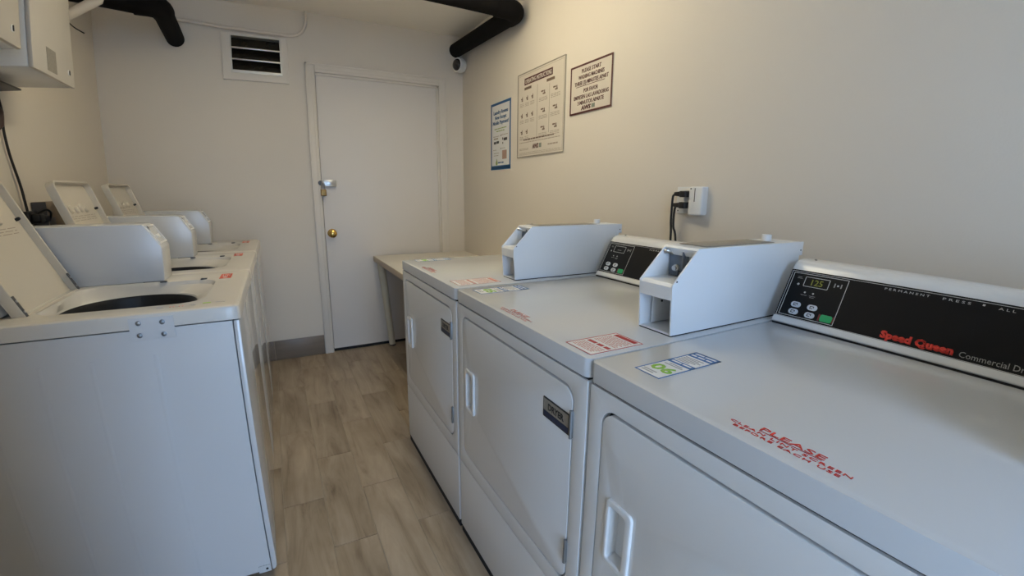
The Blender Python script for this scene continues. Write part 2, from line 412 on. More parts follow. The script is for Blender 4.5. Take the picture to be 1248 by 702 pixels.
bm = casing(DX0, DX1, DZ, DZ + CW)
box(bm, DX0, DX1, Y1 - .020, Y1 - .014, DZ + .008, DZ + .022, .003); box(bm, DX0 - CW, DX1 + CW, Y1 - .021, Y1 - .014, DZ + CW - .014, DZ + CW, .003)
dpart('casing', bm, 'trim')
bm = B(); box(bm, DX0 + .003, DX1, Y1 - .002, Y1 + .01, DZ - .016, DZ, .002); box(bm, DX1 - .016, DX1, Y1 - .002, Y1 + .01, 0.02, DZ, .002)
dpart('door_stop', bm, 'trim')
bm = B(); lathe(bm, [(.033, 0), (.033, .003), (.029, .008), (.013, .012), (.012, .030), (.020, .036), (.027, .044), (.029, .052), (.026, .060), (.016, .066), (0, .068)], (-.140, Y1 + .011, .921), (0, -1, 0), 28)
dpart('knob', bm, 'brass', slab)
bm = B(); box(bm, -.182, -.092, Y1 - .024, Y1 - .020, 1.263, 1.308, .002); box(bm, -.16, -.115, Y1 - .0255, Y1 - .023, 1.275, 1.296, .001)
hs_ = dpart('hasp', bm, 'steel'); hs_['label'] = 'bright steel hasp across the door edge'
bm = B(); box(bm, -.118, -.090, Y1 - .018, Y1 + .011, 1.266, 1.306, .002); dpart('hasp_hinge', bm, 'steel', hs_)
bm = B(); cyl(bm, (-.199, Y1 - .016, 1.286), (-.199, Y1 - .03, 1.286), .017, 18); dpart('staple_plate', bm, 'dgrey', hs_)
bm = B(); tube(bm, bend([(-.190, Y1 - .018, 1.298), (-.190, Y1 - .040, 1.298), (-.190, Y1 - .040, 1.274), (-.190, Y1 - .018, 1.274)], .009, 4), .0035, 8); dpart('staple', bm, 'steel', hs_)
pk = thing('padlock', (-.184, Y1 - .038, 1.194), 'small brass padlock hanging from the steel hasp on the white door', 'padlock')
finish('padlock_body', box(B(), -.019, .019, -.009, .009, 0, .046, .005, 3), 'oldbrass', pk)
bm = B(); tube(bm, smooth_path([(-.011, 0, .044), (-.011, 0, .075), (-.007, 0, .088), (0, 0, .093), (.007, 0, .088), (.011, 0, .075), (.011, 0, .044)], 5), .0035, 8); finish('shackle', bm, 'steel', pk)
bm = B(); cyl(bm, (0, -.004, -.001), (0, -.004, .001), .005, 12); finish('keyway', bm, 'dark', pk)

# ------------------------------------------------------------------ louvred vent in the back wall
vt = thing('louvre_vent', ((VX0 + VX1) / 2, Y1, VZ0 - .045), 'dark three-slat louvre vent in a white wooden frame high on the back wall', 'vent')
def vpart(name, bm, m, parent=None):
    for v in bm.verts: v.co -= vt.location
    return finish(name, bm, m, parent or vt)
bm = B(); plate(bm, [(VX0 - .050, VZ0 - .046), (VX1 + .042, VZ0 - .046), (VX1 + .042, VZ1 + .012), (VX0 - .050, VZ1 + .012)], [[(VX0, VZ0), (VX1, VZ0), (VX1, VZ1), (VX0, VZ1)]], Y1, Y1 - .014, xz, .003)
vpart('casing', bm, 'trim')
bm = B(); w = .008; plate(bm, [(VX0, VZ0), (VX1, VZ0), (VX1, VZ1), (VX0, VZ1)], [[(VX0 + w, VZ0 + .014), (VX1 - w, VZ0 + .014), (VX1 - w, VZ1 - w), (VX0 + w, VZ1 - w)]], Y1 - .018, Y1 + .05, xz)
vpart('metal_frame', bm, 'alu')
vpart('vent_light_block', box(B(), VX0 - .02, VX1 + .02, Y1 + .121, Y1 + .16, VZ0 - .02, VZ1 + .02), 'dark')  # added black backing, keeps outside light from showing between the slats
hh = (VZ1 - VZ0 - .022) / 3
for i in range(3):
    z0 = VZ0 + .014 + i * hh
    bm = B()
    for (p, q) in (((Y1 + .004, z0 + .002), (Y1 + .040, z0 + hh + .006)),):
        prism(bm, [(p[0], p[1]), (p[0] + .005, p[1]), (q[0] + .005, q[1]), (q[0], q[1])], VX0 + w, VX1 - w, lambda a, b, c: Vector((c, a, b)))
    sl = vpart('slat', bm, 'glassdark')
    vpart('slat_edge', box(B(), VX0 + w - .002, VX1 - w + .002, Y1 - .012, Y1 + .006, z0 - .004, z0 + .005, .001), 'alu', sl)

# ------------------------------------------------------------------ conduit, pipes, dome camera
cz = 2.262
bm = B(); pth = bend([(-1.10, Y1 - .014, cz + .030), (-.70, Y1 - .014, cz), (-.235, Y1 - .014, cz - .006), (-.235, Y1 - .014, Z1)], .13, 10)
tube(bm, pth, .0105, 12)
cd = finish('conduit', bm, 'wall'); tag(cd, 'thin painted conduit bending up to the ceiling above the louvre vent', 'conduit')

PR = .052
pr = thing('insulated_pipe', (.855, Y1, 2.27), 'black insulated pipe running under the ceiling along the right wall to the corner', 'pipe', 'black insulated pipes')
def ppart(p, name, bm, m, parent=None):
    for v in bm.verts: v.co -= p.location
    return finish(name, bm, m, parent or p)
bm = B(); tube(bm, [(.852, 1.94, 2.279), (.855, Y1 - .002, 2.324)], PR, 24); ppart(pr, 'wall_run', bm, 'foam')
bm = B(); tube(bm, bend([(.70, 1.84, 2.275), (.852, 1.84, 2.275), (.852, 1.96, 2.280)], .085, 10), PR * 1.10, 24); ppart(pr, 'elbow', bm, 'foam')
bm = B(); tube(bm, [(-.60, 1.83, 2.290), (.71, 1.84, 2.275)], PR, 24); ppart(pr, 'cross_run', bm, 'foam')
bm = B(); box(bm, .80, .875, 1.80, 1.83, 2.334, 2.342, .001); box(bm, .855, .875, 1.80, 1.83, 2.34, Z1, .001); ppart(pr, 'hanger', bm, 'alu')
pq = thing('insulated_pipe', (-1.015, Y1, 2.158), 'black insulated pipe with an elbow above the white wall cabinets at upper left', 'pipe', 'black insulated pipes')
bm = B(); tube(bm, [(-1.003, 2.44, 2.191), (-1.012, Y1 - .002, 2.172)], PR, 24); ppart(pq, 'wall_run', bm, 'foam')
bm = B(); tube(bm, bend([(-1.12, 2.37, 2.196), (-1.003, 2.37, 2.192), (-1.003, 2.46, 2.190)], .07, 10), PR * 1.12, 24); ppart(pq, 'elbow', bm, 'foam')
bm = B(); tube(bm, [(X0 + .002, 2.36, 2.236), (-1.10, 2.37, 2.194)], PR, 24); ppart(pq, 'cross_run', bm, 'foam')

wp = thing('vent_pipe', (-1.44, 2.22, 2.03), 'short white vent pipe slanting upward beside the far wall cabinet', 'pipe')
bm = B(); tube(bm, [(-1.446, 2.27, 2.045), (-1.25, 2.27, 2.165), (-1.235, 2.27, 2.22), (-1.235, 2.27, Z1)], .024, 20); ppart(wp, 'pipe_run', bm, 'wall')
bm = B(); tube(bm, smooth_path([(-1.36, 2.17, 2.025), (-1.33, 2.165, 1.995), (-1.29, 2.16, 1.97)]), .003, 6); ppart(wp, 'wire', bm, 'cable')

dc = thing('dome_camera', (X1, 2.82, 2.203), 'small white round security camera in the corner below the black pipe end', 'camera')
ax = Vector((-.94, -.34, -.03)).normalized(); base = Vector((-.020, .0, 0))
bm = B(); lathe(bm, [(.030, -.012), (.048, 0), (.054, .02), (.054, .055), (.051, .060), (.046, .060)], base, ax, 28); finish('housing', bm, 'plastic', dc)
bm = B(); lathe(bm, [(.045, .055), (.043, .062), (.037, .072), (.024, .080), (0, .084)], base, ax, 28); finish('dome', bm, 'lens', dc)

# ------------------------------------------------------------------ ceiling lamp (above the aisle, out of the picture)
lp = thing('ceiling_lamp', (.05, 1.30, Z1), 'long warm fluorescent lamp hung below the ceiling over the aisle', 'lamp')
finish('lamp_body', box(B(), -.045, .045, -.52, .52, -.125, -.095, .004), 'plastic', lp)
for yy in (-.4, .4):
    finish('rod', cyl(B(), (0, yy, -.096), (0, yy, 0), .006, 10), 'steel', lp)
bm = B(); prism(bm, [(-.060, .030), (-.064, 0), (-.055, -.03), (-.03, -.045), (.03, -.045), (.055, -.03), (.064, 0), (.060, .030), (.046, .030), (.046, -.001), (-.046, -.001), (-.046, .030)], -.50, .50, xz)
for v in bm.verts: v.co.z -= .1255
finish('diffuser', bm, 'lamp', lp)

# ------------------------------------------------------------------ appliance parts shared by dryers and washers
H = 0.914
def console_profile():
    return [(.566, H + .0035), (.562, H + .008), (.566, H + .014), (.634, H + .137), (.640, H + .145), (.650, H + .151), (.664, H + .154), (.695, H + .154), (.708, H + .148), (.711, H + .135), (.711, H + .0035)]
CS = Vector((.065, 0, .128)).normalized()
def control_face(con, y_edge, w):
    """black control panel; a runs toward -y (to the user's right), b up the slope"""
    fc = Face((.568 - .0035, y_edge, .920 + .0018), (0, -1, 0), CS, con)
    fc.rect('control_panel', 'panel', -.001 + .004, w - .006, .011, .138, -.004, .0012, .003)
    fc.frame('panel_line', 'line', .0065, w - .0095, .0145, .1345, .0009, .0006, .0017)
    fc.frame('keypad_line', 'line', .012, .139, .0190, .1305, .0012, .0006, .0018)
    fc.frame('display_frame', 'line', .043, .100, .0985, .1235, .0011, .0006, .0020, r=.002)
    return fc
def keypad(fc, digits):
    for i, (a, b) in enumerate(((.0446, .0495), (.0836, .0495), (.0446, .0310), (.0836, .0302))):
        bm = B(); plate(bm, rrect(a - .0115, a + .0115, b - .0068, b + .0068, .0066), [], 0, .0028, fc.f, .0008); k = finish('key', bm, 'key', fc.parent)
        fc.bars('key_symbol', 'keydark', [(a - .0055, a + .0015, b - .0034, b - .0018), (a - .0055, a - .0040, b - .0034, b + .0034), (a - .0055, a + .0040, b + .0018, b + .0034), (a + .0025, a + .0040, b - .001, b + .0034)], .0026, .0034)
    fc.bars('key_edge_bar', 'redkey', [(.103, .107, .023, .039), (.1345, .137, .023, .039)], .0008, .0017)  # dark red bars on both sides of the start key
    bm = B(); plate(bm, rrect(.108, .134, .0225, .039, .004), [], 0, .003, fc.f, .001); finish('start_key', bm, 'green', fc.parent)
    fc.text('display_digits', 'led' if digits else 'txt_grey', digits or '---', .0715, .1035, .021, c0=.0010, c1=.0018, align='CENTER')
    bm = B()
    for a, b, r in ((.031, .1015, .0028), (.1195, .1130, .0022), (.0535, .0835, .0022), (.0730, .0835, .0022)): plate(bm, [(a + r * math.cos(i * PI / 5), b + r * math.sin(i * PI / 5)) for i in range(10)], [], .001, .0018, fc.f)
    finish('indicator', bm, 'txt_white', fc.parent, smooth=0)['kind'] = 'stuff'
    fc.bars('small_print', 'txt_grey', [(.024, .036, .1165, .1175), (.024, .034, .120, .121), (.046, .060, .076, .077), (.066, .080, .076, .077), (.068, .078, .0725, .0735), (.111, .1135, .108, .118), (.1255, .128, .108, .118)], .001, .0017)

def sticker_number(parent, y_edge, a0, b0, wd_, hg, num, fade=False):
    """payment sticker: white with blue bars and a big green number; a to user's right (-y), b away from the user (+x)"""
    fc = Face((0, y_edge, H), (0, -1, 0), (1, 0, 0), parent)
    st = fc.rect('payment_sticker', 'paper', a0, a0 + wd_, b0, b0 + hg, .0002, .0007)
    st['label'] = 'white sticker with blue bars and a green number'
    def R(name, m, u0, u1, v0, v1): return fc.rect(name, m, a0 + u0 * wd_, a0 + u1 * wd_, b0 + v0 * hg, b0 + v1 * hg, .0006, .0012, parent=st)
    fc.frame('sticker_border', 'sblue', a0, a0 + wd_, b0, b0 + hg, .0022, .0006, .0012, parent=st)
    R('blue_header', 'sblue', 0, 1, .83, 1); R('blue_band', 'sblue', 0, 1, .49, .58)
    fc.bars('header_print', 'paper', [(a0 + u0 * wd_, a0 + u1 * wd_, b0 + v * hg, b0 + (v + .028) * hg) for u0, u1, v in ((.1, .45, .935), (.5, .9, .935), (.1, .3, .865), (.36, .62, .865), (.68, .9, .865), (.12, .5, .525), (.56, .88, .525))], .001, .0016, parent=st)
    fc.bars('fine_print', 'sgreylite', [(a0 + u0 * wd_, a0 + u1 * wd_, b0 + v * hg, b0 + (v + .018) * hg) for u0, u1, v in ((.1, .8, .77), (.1, .7, .73), (.1, .85, .69), (.1, .75, .65), (.1, .6, .61), (.25, .75, .44), (.15, .85, .40), (.1, .62, .10), (.12, .58, .06))], .0006, .0012, parent=st)
    fc.text('sticker_number', 'sgreen', num, a0 + .50 * wd_, b0 + .175 * hg, .235 * hg, width=.80 * wd_, c0=.0006, c1=.0013, align='CENTER', bold=.0011, parent=st)
    return st
def sticker_lint(parent, y_edge, a_c, b0, k=1.0):
    fc = Face((0, y_edge, H), (0, -1, 0), (1, 0, 0), parent)
    t = fc.text('red_lettering', 'txt_red' if k == 1 else 'sredlite', 'PLEASE', a_c, b0 + .0200, .0155, width=.084, c0=.0002, c1=.0008, align='CENTER')
    t['label'] = 'red lettering asking to clean the lint screen'
    fc.bars('underline', 'sred', [(a_c - .041, a_c + .041, b0 + .0175, b0 + .0182)], .0002, .0008, parent=t)
    fc.text('lettering_line', 'txt_red' if k == 1 else 'sredlite', 'CLEAN LINT SCREEN', a_c, b0 + .0088, .0080, width=.158, c0=.0002, c1=.0008, align='CENTER', space=1.15, parent=t)
    fc.text('lettering_line', 'txt_red' if k == 1 else 'sredlite', 'BEFORE EACH USE', a_c, b0, .0075, width=.138, c0=.0002, c1=.0008, align='CENTER', space=1.15, parent=t)
def sticker_warning(parent, y_edge, a0, b0, wd_, hg, col, bold=True):
    fc = Face((0, y_edge, H), (0, -1, 0), (1, 0, 0), parent)
    st = fc.rect('warning_sticker', 'paper', a0, a0 + wd_, b0, b0 + hg, .0002, .0007)
    st['label'] = 'warning sticker with red border and red print'
    fc.frame('sticker_border', col, a0, a0 + wd_, b0, b0 + hg, .0018, .0006, .0012, parent=st)
    L = [(a0 + u0 * wd_, a0 + u1 * wd_, b0 + v * hg, b0 + (v + .045) * hg) for u0, u1, v in ((.12, .88, .88), (.12, .88, .92))]
    L += [(a0 + u0 * wd_, a0 + u1 * wd_, b0 + v * hg, b0 + (v + .065) * hg) for u0, u1, v in ((.10, .40, .36), (.46, .66, .36), (.72, .90, .36))]
    fc.bars('bold_print', col, L, .0006, .0012, parent=st)
    L = []
    for v in (.82, .78, .74, .70, .66, .62, .58, .54, .50, .29, .25, .21, .17, .13, .09):
        u = .1
        while u < .85:
            q = random.uniform(.05, .16); L.append((a0 + u * wd_, a0 + min(.9, u + q) * wd_, b0 + v * hg, b0 + (v + .014) * hg)); u += q + .03
    fc.bars('fine_print', 'sredlite', L, .0006, .0011, parent=st)

def coin_box_dryer(t, y0, y1):
    """coin meter case standing on the near end of the dryer top: open fronted shell with a slanted coin face"""
    th = .0045
    prof = [(.236, H + .0028), (.229, H + .108), (.229, H + .116), (.304, H + .192), (.727, H + .192), (.727, H + .156), (.7125, H + .156), (.7125, H + .0028)]
    bm = B()
    for ya, yb in ((y0, y0 + th), (y1 - th, y1)): prism(bm, prof, ya, yb, xz, .0012, 2)
    ya, yb = y0 + th - .001, y1 - th + .001
    box(bm, .238, .70, ya, yb, H + .0028, H + .007)                                   # floor
    prism(bm, [(.2300, H + .083), (.2292, H + .112), (.236, H + .119), (.325, H + .119), (.325, H + .112), (.238, H + .110), (.238, H + .083)], ya, yb, xz)   # lip and shelf
    prism(bm, [(.304, H + .1915), (.304, H + .186), (.722, H + .186), (.722, H + .1915)], ya, yb, xz)        # top
    prism(bm, [(.299, H + .187), (.304, H + .192), (.316, H + .192), (.316, H + .170), (.311, H + .170)], ya, yb, xz)
    box(bm, .321, .325, ya, yb, H + .112, H + .188)                                   # back of the slanted recess
    box(bm, .33, .334, ya, yb, H + .004, H + .114)                                    # back of the lower pocket
    box(bm, .706, .7125, ya, yb, H + .004, H + .188)
    cb = finish('coin_box', bm, 'coinwhite', t)
    ym = (y0 + y1) / 2
    bm = B(); box(bm, .3125, .3205, y0 + .038, y0 + .089, H + .120, H + .184, .002); box(bm, .304, .3135, y0 + .041, y0 + .046, H + .140, H + .182, .002)
    ac = finish('coin_acceptor', bm, 'grey', cb)
    finish('contact_shade', box(B(), .2385, .71, y0 + .0012, y1 - .0012, H + .0002, H + .0030), 'dark', cb); ac['label'] = 'grey metal coin acceptor plate'  # near-black strip under the coin box, painted as contact shade
    bm = B(); lathe(bm, [(.008, 0), (.008, .003), (.005, .004), (.005, .008), (.006, .009), (.0, .010)], (.3125, y0 + .066, H + .140), (-1, 0, 0), 16); finish('lock', bm, 'steel', cb)
    bm = B(); tube(bm, smooth_path([(.3125, y0 + .080, H + .172), (.300, y0 + .084, H + .178), (.296, y0 + .089, H + .176)]), .0045, 10); finish('release_lever', bm, 'steel', cb)
    bm = B(); box(bm, .3105, .3128, y0 + .054, y0 + .060, H + .122, H + .134); finish('coin_slot', bm, 'black', cb)
    bm = B(); box(bm, .3165, .3208, y0 + .012, y0 + .030, H + .164, H + .180); finish('coin_label', bm, 'dgrey', cb)
    bm = B(); box(bm, .262, .329, y1 - .016, y1 - .013, H + .010, H + .082, .001); ip = finish('inner_panel', bm, 'plastic', cb)
    bm = B(); cyl(bm, (.290, y1 - .0162, H + .060), (.290, y1 - .0175, H + .060), .003, 10); finish('screw', bm, 'black', cb)
    bm = B(); box(bm, .300, .329, y0 + .006, y0 + .022, H + .010, H + .070, .002); finish('coin_chute', bm, 'dgrey', cb)
    bm = B(); box(bm, .345, .610, y0 + .014, y1 - .006, H + .1922, H + .1935, .0004); tc = finish('top_cover', bm, 'labelgrey', cb)
    bm = B(); lathe(bm, [(.0125, 0), (.0125, .015), (.0115, .017), (0, .017)], (.640, ym + .006, H + .1920), (0, 0, 1), 20); finish('lock_cap', bm, 'plastic', cb)
    for p in ((.241, H + .124), (.716, H + .170)):
        finish('rivet', cyl(B(), (p[0], y0 - .0008, p[1]), (p[0], y0 + .001, p[1]), .0022, 8), 'dgrey', cb)
    return cb

def dryer(Y, label, digits, cby=(.022, .119)):
    W = .683
    t = thing('dryer', (0, Y, 0), label, 'dryer', 'white front-load dryers along the right wall')
    # cabinet
    bm = B()
    plate(bm, rrect(.016, .708, .0015, W - .0015, (.002, .004, .004, .002), 5), [], .026, .866, ident)
    finish('cabinet', bm, 'enamel', t)
    bm = B(); plate(bm, rrect(.0015, W - .0015, .3020, .8690, .003), [rrect(.042, .646, .352, .838, (.034,) * 4, 8)], .0155, -.0035, yz, .007)
    for v in bm.verts: pass
    finish('front_panel', bm, 'enamel', t)
    bm = B(); plate(bm, rrect(.0015, W - .0015, .031, .2985, .003), [], .0155, -.0035, yz, .006); finish('lower_panel', bm, 'enamel', t)
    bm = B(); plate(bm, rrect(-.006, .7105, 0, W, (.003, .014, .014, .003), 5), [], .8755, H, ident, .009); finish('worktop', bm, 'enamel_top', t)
    bm = B(); box(bm, .002, .70, .006, W - .006, .8665, .8755); finish('top_gap_shade', bm, 'dark', t)  # dark sheet painted as the shade in the gap below the worktop
    bm = B(); plate(bm, rrect(.036, .652, .346, .844, .036, 6), [rrect(.06, .628, .37, .82, .02, 6)], .0157, .0125, yz); finish('door_gap_shade', bm, 'dark', t)  # dark ring behind the door edge, painted as the shade in its gap
    bm = B(); box(bm, .006, .0158, .004, W - .004, .297, .3035); finish('panel_gap_shade', bm, 'dgrey', t)  # dark strip standing in for shade between the upper and lower panels
    for fx, fy in ((.05, .05), (.05, W - .05), (.66, .05), (.66, W - .05)):
        bm = B(); lathe(bm, [(.020, 0), (.020, .006), (.006, .008), (.006, .028)], (fx, fy, 0), (0, 0, 1), 12); finish('foot', bm, 'black', t)
    bm = B(); box(bm, -.0015, .012, .004, W - .004, .0012, .0330); finish('toe_shade', bm, 'dark', t)  # black strip painted as the shade under the dryer front
    # door
    hy0, hy1, hz0, hz1 = .546, .614, .528, .670
    bm = B(); plate(bm, rrect(.0465, .6415, .3570, .8315, .030, 8), [rrect(hy0 + .016, hy1 - .010, hz0 + .012, hz1 - .014, .006, 4)], .011, -.0040, yz, .0035)
    d = finish('door', bm, 'enamel', t)
    bm = B()   # recessed grip: raised rim with a pocket
    plate(bm, rrect(hy0, hy1, hz0, hz1, .010, 5), [rrect(hy0 + .016, hy1 - .010, hz0 + .012, hz1 - .014, .006, 4)], -.0035, -.0095, yz, .003)
    prism(bm, [(hz0 + .012, -.006), (hz1 - .014, -.006), (hz1 - .014, .030), (hz0 + .012, .030)], hy0 + .010, hy0 + .0165, lambda a, b, c: Vector((b, c, a)))
    box(bm, -.006, .030, hy1 - .0105, hy1 - .006, hz0 + .010, hz1 - .012)
    box(bm, .0295, .032, hy0 + .010, hy1 - .006, hz0 + .010, hz1 - .012)
    box(bm, -.006, .030, hy0 + .010, hy1 - .006, hz1 - .0145, hz1 - .010); box(bm, -.006, .030, hy0 + .010, hy1 - .006, hz0 + .008, hz0 + .0125)
    finish('handle', bm, 'plastic', d)
    bm = B()
    for i in range(2):
        zc = (.757, .443)[i]
        bm = B(); box(bm, -.0075, .004, .0405, .0475, zc - .030, zc + .030, .0015); cyl(bm, (-.0075, .044, zc - .031), (-.0075, .044, zc + .031), .0038, 10)
        finish('hinge', bm, 'boltsteel', d)
    fd = Face((-.0041, 0, 0), (0, -1, 0), (0, 0, 1), d)
    pl_ = fd.rect('name_plate', 'black', -.152, -.052, .727, .775, 0, .0015, .002)
    pl_['label'] = 'dark metal name plate by the upper hinge'
    fd.rect('plate_face', 'labelgrey', -.149, -.055, .744, .772, .0012, .0022, .001)
    fd.rect('plate_band', 'navy', -.149, -.055, .730, .743, .0012, .0022, .001)
    fd.text('plate_lettering', 'black', 'DRYER', -.102, .750, .021, width=.060, c0=.0020, c1=.0028, align='CENTER', bold=.0006)
    # console
    y_end = cby[1] + .003
    bm = B(); prism(bm, console_profile(), y_end, W - .002, xz, .003, 2); con = finish('console', bm, 'enamel', t)
    finish('contact_shade', box(B(), .5645, .700, y_end + .002, W - .004, H + .0002, H + .0045), 'dark', con)  # near-black line under the console, contact shade put into colour
    fc = control_face(con, W - .001, W - .001 - y_end)
    keypad(fc, digits)
    fc.text('permanent_press_lettering', 'txt_white', 'P E R M A N E N T', .2107, .1245, .0068, width=.082, c0=.001, c1=.0016)
    fc.text('permanent_press_lettering', 'txt_white', 'P R E S S', .3149, .1245, .0068, width=.046, c0=.001, c1=.0016)
    fc.bars('bullet', 'txt_white', [(.380, .384, .1265, .1300)], .001, .0016)
    fc.text('permanent_press_lettering', 'txt_white', 'A L L', .405, .1245, .0068, width=.026, c0=.001, c1=.0016)
    fc.text('brand_lettering', 'txt_red', 'Speed Queen', .2345, .0212, .0205, width=.128, c0=.001, c1=.0018, bold=.0013)
    fc.text('model_lettering', 'txt_grey', 'Commercial Dryer', .3700, .0205, .0160, width=.120, c0=.001, c1=.0016)
    bm = B(); cyl(bm, (.672, W - .035, H + .153), (.672, W - .035, H + .156), .003, 8); finish('screw', bm, 'dgrey', con)
    coin_box_dryer(t, *cby)
    return t

DY = (-.686, .004, .700)
d3 = dryer(DY[0], 'nearest white dryer with its lit digital display and red brand lettering in full view', '125')
d2 = dryer(DY[1], 'middle white dryer with a red-bordered warning sticker beside its coin box', None)
d1 = dryer(DY[2], 'farthest white dryer standing against the cream table', None, (.034, .128))
W_ = .683
sticker_number(d3, W_, .062, .044, .057, .165, '06'); sticker_lint(d3, W_, .345, .020)
sticker_number(d2, W_, .030, .036, .068, .176, '05'); sticker_lint(d2, W_, .345, .012, .8); sticker_warning(d2, W_, .584, .012, .083, .138, 'sred')
sticker_number(d1, W_, .014, .048, .056, .165, '04'); sticker_lint(d1, W_, .295, .020, .8); sticker_warning(d1, W_, .556, .022, .090, .160, 'sredlite')

# ------------------------------------------------------------------ washers
XW = -.623
def polar_rr(cx, cy, hx, hy, r, angs, ox, oy):
    """rounded rectangle sampled along rays from (ox, oy)"""
    out = []
    for a in angs:
        dx, dy = math.cos(a), math.sin(a); lo, hi = 0.0, 3.0
        for _ in range(40):
            m_ = (lo + hi) / 2; px, py = abs(ox + dx * m_ - cx) - (hx - r), abs(oy + dy * m_ - cy) - (hy - r)
            sd = math.hypot(max(px, 0), max(py, 0)) + min(max(px, py), 0) - r
            if sd < 0: lo = m_
            else: hi = m_
        out.append((ox + dx * lo, oy + dy * lo))
    return out
def washer(Y, label, tilt, first):
    W = .640; D = .711
    t = thing('washer', (XW, Y, 0), label, 'washing machine', 'white top-load washers along the left wall')
    # cabinet: side and back shell, then a front panel wrapped round the front
    bm = B(); plate(bm, rrect(-D + .003, -.018, .0015, W - .0015, .002), [rrect(-D + .02, -.03, .02, W - .02, .002)], .024, .870, ident)
    finish('cabinet', bm, 'wenamel', t)
    bm = B(); box(bm, -D + .02, -.03, .02, W - .02, .05, .06); finish('base_pan', bm, 'dark', t)
    bm = B(); prism(bm, [(-.0155, .870), (-.0155, .020), (-.010, .0195), (-.004, .024), (-.001, .034), (0, .05), (0, .870)], .0005, W - .0005, xz, .002, 2)
    finish('front_panel', bm, 'wfront', t)
    for fx, fy in ((-.05, .04), (-.05, W - .04), (-.66, .04), (-.66, W - .04)):
        bm = B(); lathe(bm, [(.018, 0), (.018, .006), (.006, .008), (.006, .05)], (fx, fy, 0), (0, 0, 1), 12); finish('foot', bm, 'black', t)
    # worktop with lid opening and funnel
    hx0, hx1, hy0, hy1 = -.510, -.098, .092, .480
    ox, oy = -.325, (hy0 + hy1) / 2 + .006
    angs = sorted({round(2 * PI * i / 72, 5) for i in range(72)} | {round(math.atan2(cy - oy, cx - ox) % (2 * PI) + q, 5) for cx in (0.004, -D) for cy in (0, W) for q in (-.012, -.005, 0, .005, .012)})
    bm = B(); N_ = len(angs)
    def outer(ins): return polar_rr((.004 - D) / 2, W / 2, (D + .004) / 2 - ins, W / 2 - ins, .014, angs, ox, oy)
    def hole(ex): return polar_rr((hx0 + hx1) / 2, (hy0 + hy1) / 2, (hx1 - hx0) / 2 + ex, (hy1 - hy0) / 2 + ex, .075, angs, ox, oy)
    def circ(r): return [(ox + r * math.cos(a), oy + (r - .006) * math.sin(a)) for a in angs]
    loops = [(outer(.01), .8735), (outer(0), .8735), (outer(0), .904), (outer(.0025), .9105), (outer(.008), .9135), (outer(.012), H), (hole(.006), H), (hole(.002), .9125), (hole(0), .909),
             (hole(-.004), .900), (circ(.186), .880), (circ(.183), .875)]
    rings = [[bm.verts.new((x, y, z)) for x, y in lp_] for lp_, z in loops]
    for R, S in zip(rings, rings[1:]):
        for i in range(N_): bm.faces.new((R[i], R[(i + 1) % N_], S[(i + 1) % N_], S[i]))
    finish('worktop', bm, 'wtop', t)
    bm = B(); lathe(bm, [(.1825, .8748), (.176, .862), (.176, .62), (.16, .60), (0, .60)], (ox, oy, 0), (0, 0, 1), 48)
    bmesh.ops.delete(bm, geom=[f for f in bm.faces if abs(f.calc_center_median().z - .8748) < .001], context='FACES_ONLY')
    for v in bm.verts: v.co.y = oy + (v.co.y - oy) * .967
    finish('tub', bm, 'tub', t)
    bm = B(); lathe(bm, [(.06, .602), (.055, .66), (.03, .70), (.026, .83), (.018, .845), (0, .846)], (ox, oy, 0), (0, 0, 1), 20); finish('agitator', bm, 'tub', t)
    for bx in (-.14, -.265):
        bm = B(); box(bm, bx - .010, bx + .010, hy1 - .006, hy1 + .012, H - .001, H + .003, .001); finish('lid_bumper', bm, 'dgrey', t)
    # lid standing open against the console
    a = math.radians(tilt); hx, hz = -.530, .900; LW, LL = hy1 - hy0 - .004, (.405 if first else .390)
    V_ = Vector((-math.sin(a), 0, math.cos(a))); Nn = Vector((math.cos(a), 0, math.sin(a)))
    def lf(u, v, w_): return Vector((hx, hy0 + .002 + u, hz)) + V_ * v + Nn * w_
    bm = B()
    plate(bm, rrect(0, LW, 0, LL, (.034, .034, .006, .006), 8), [], -.006, 0, lf)
    plate(bm, rrect(0, LW, 0, LL, (.034, .034, .006, .006), 8), [rrect(.007, LW - .007, .008, LL - .008, (.027, .027, .004, .004), 8)], -.001, .024, lf, .0025)
    ld = finish('lid', bm, 'lidwhite', t)
    for u in (.018, LW - .018):
        bm = B(); o_ = lf(u, .275, .0); lathe(bm, [(.0055, 0), (.0055, .010), (.004, .013), (0, .013)], o_, Nn, 14); finish('bumper', bm, 'black', ld)
    for u in (.008, LW - .008):
        bm = B()
        prism(bm, [(u - .007, .004), (u + .007, .004), (u + .007, .066), (u - .007, .066)], .0215, .0245, lambda p, q, r: lf(p, q, r), .001); hg = finish('hinge_plate', bm, 'dgrey', ld)
        for q in (.018, .050): finish('screw', cyl(B(), lf(u, q, .0243), lf(u, q, .0262), .0035, 10), 'steel', ld)
    L = []
    for row in range(3):
        u = .055
        while u < LW - .06:
            q = random.uniform(.02, .07); L.append((u, min(u + q, LW - .055), .232 + row * .009, .2342 + row * .009)); u += q + .012
    fl = Face(lf(0, 0, 0), (0, 1, 0), V_, ld)
    fl.bars('lid_print', 'inkfaint', L, .0002, .0008)
    for u, v, r in ((.10, .280, .017), (.155, .276, .015), (.205, .282, .018), (.255, .278, .015)):
        bm = B(); lathe(bm, [(r, 0), (r, .005), (r * .8, .009), (r * .3, .010), (0, .010)], lf(u, v, .0), Nn, 14); finish('boss', bm, 'lidwhite', ld)
    # console at the back
    bm = B(); prism(bm, [(-x, z) for x, z in console_profile()], .002, .488, xz, .003, 2); con = finish('console', bm, 'wenamel', t)
    fc = Face((-.5685, .004, .9218), (0, 1, 0), (-CS.x, 0, CS.z), con)
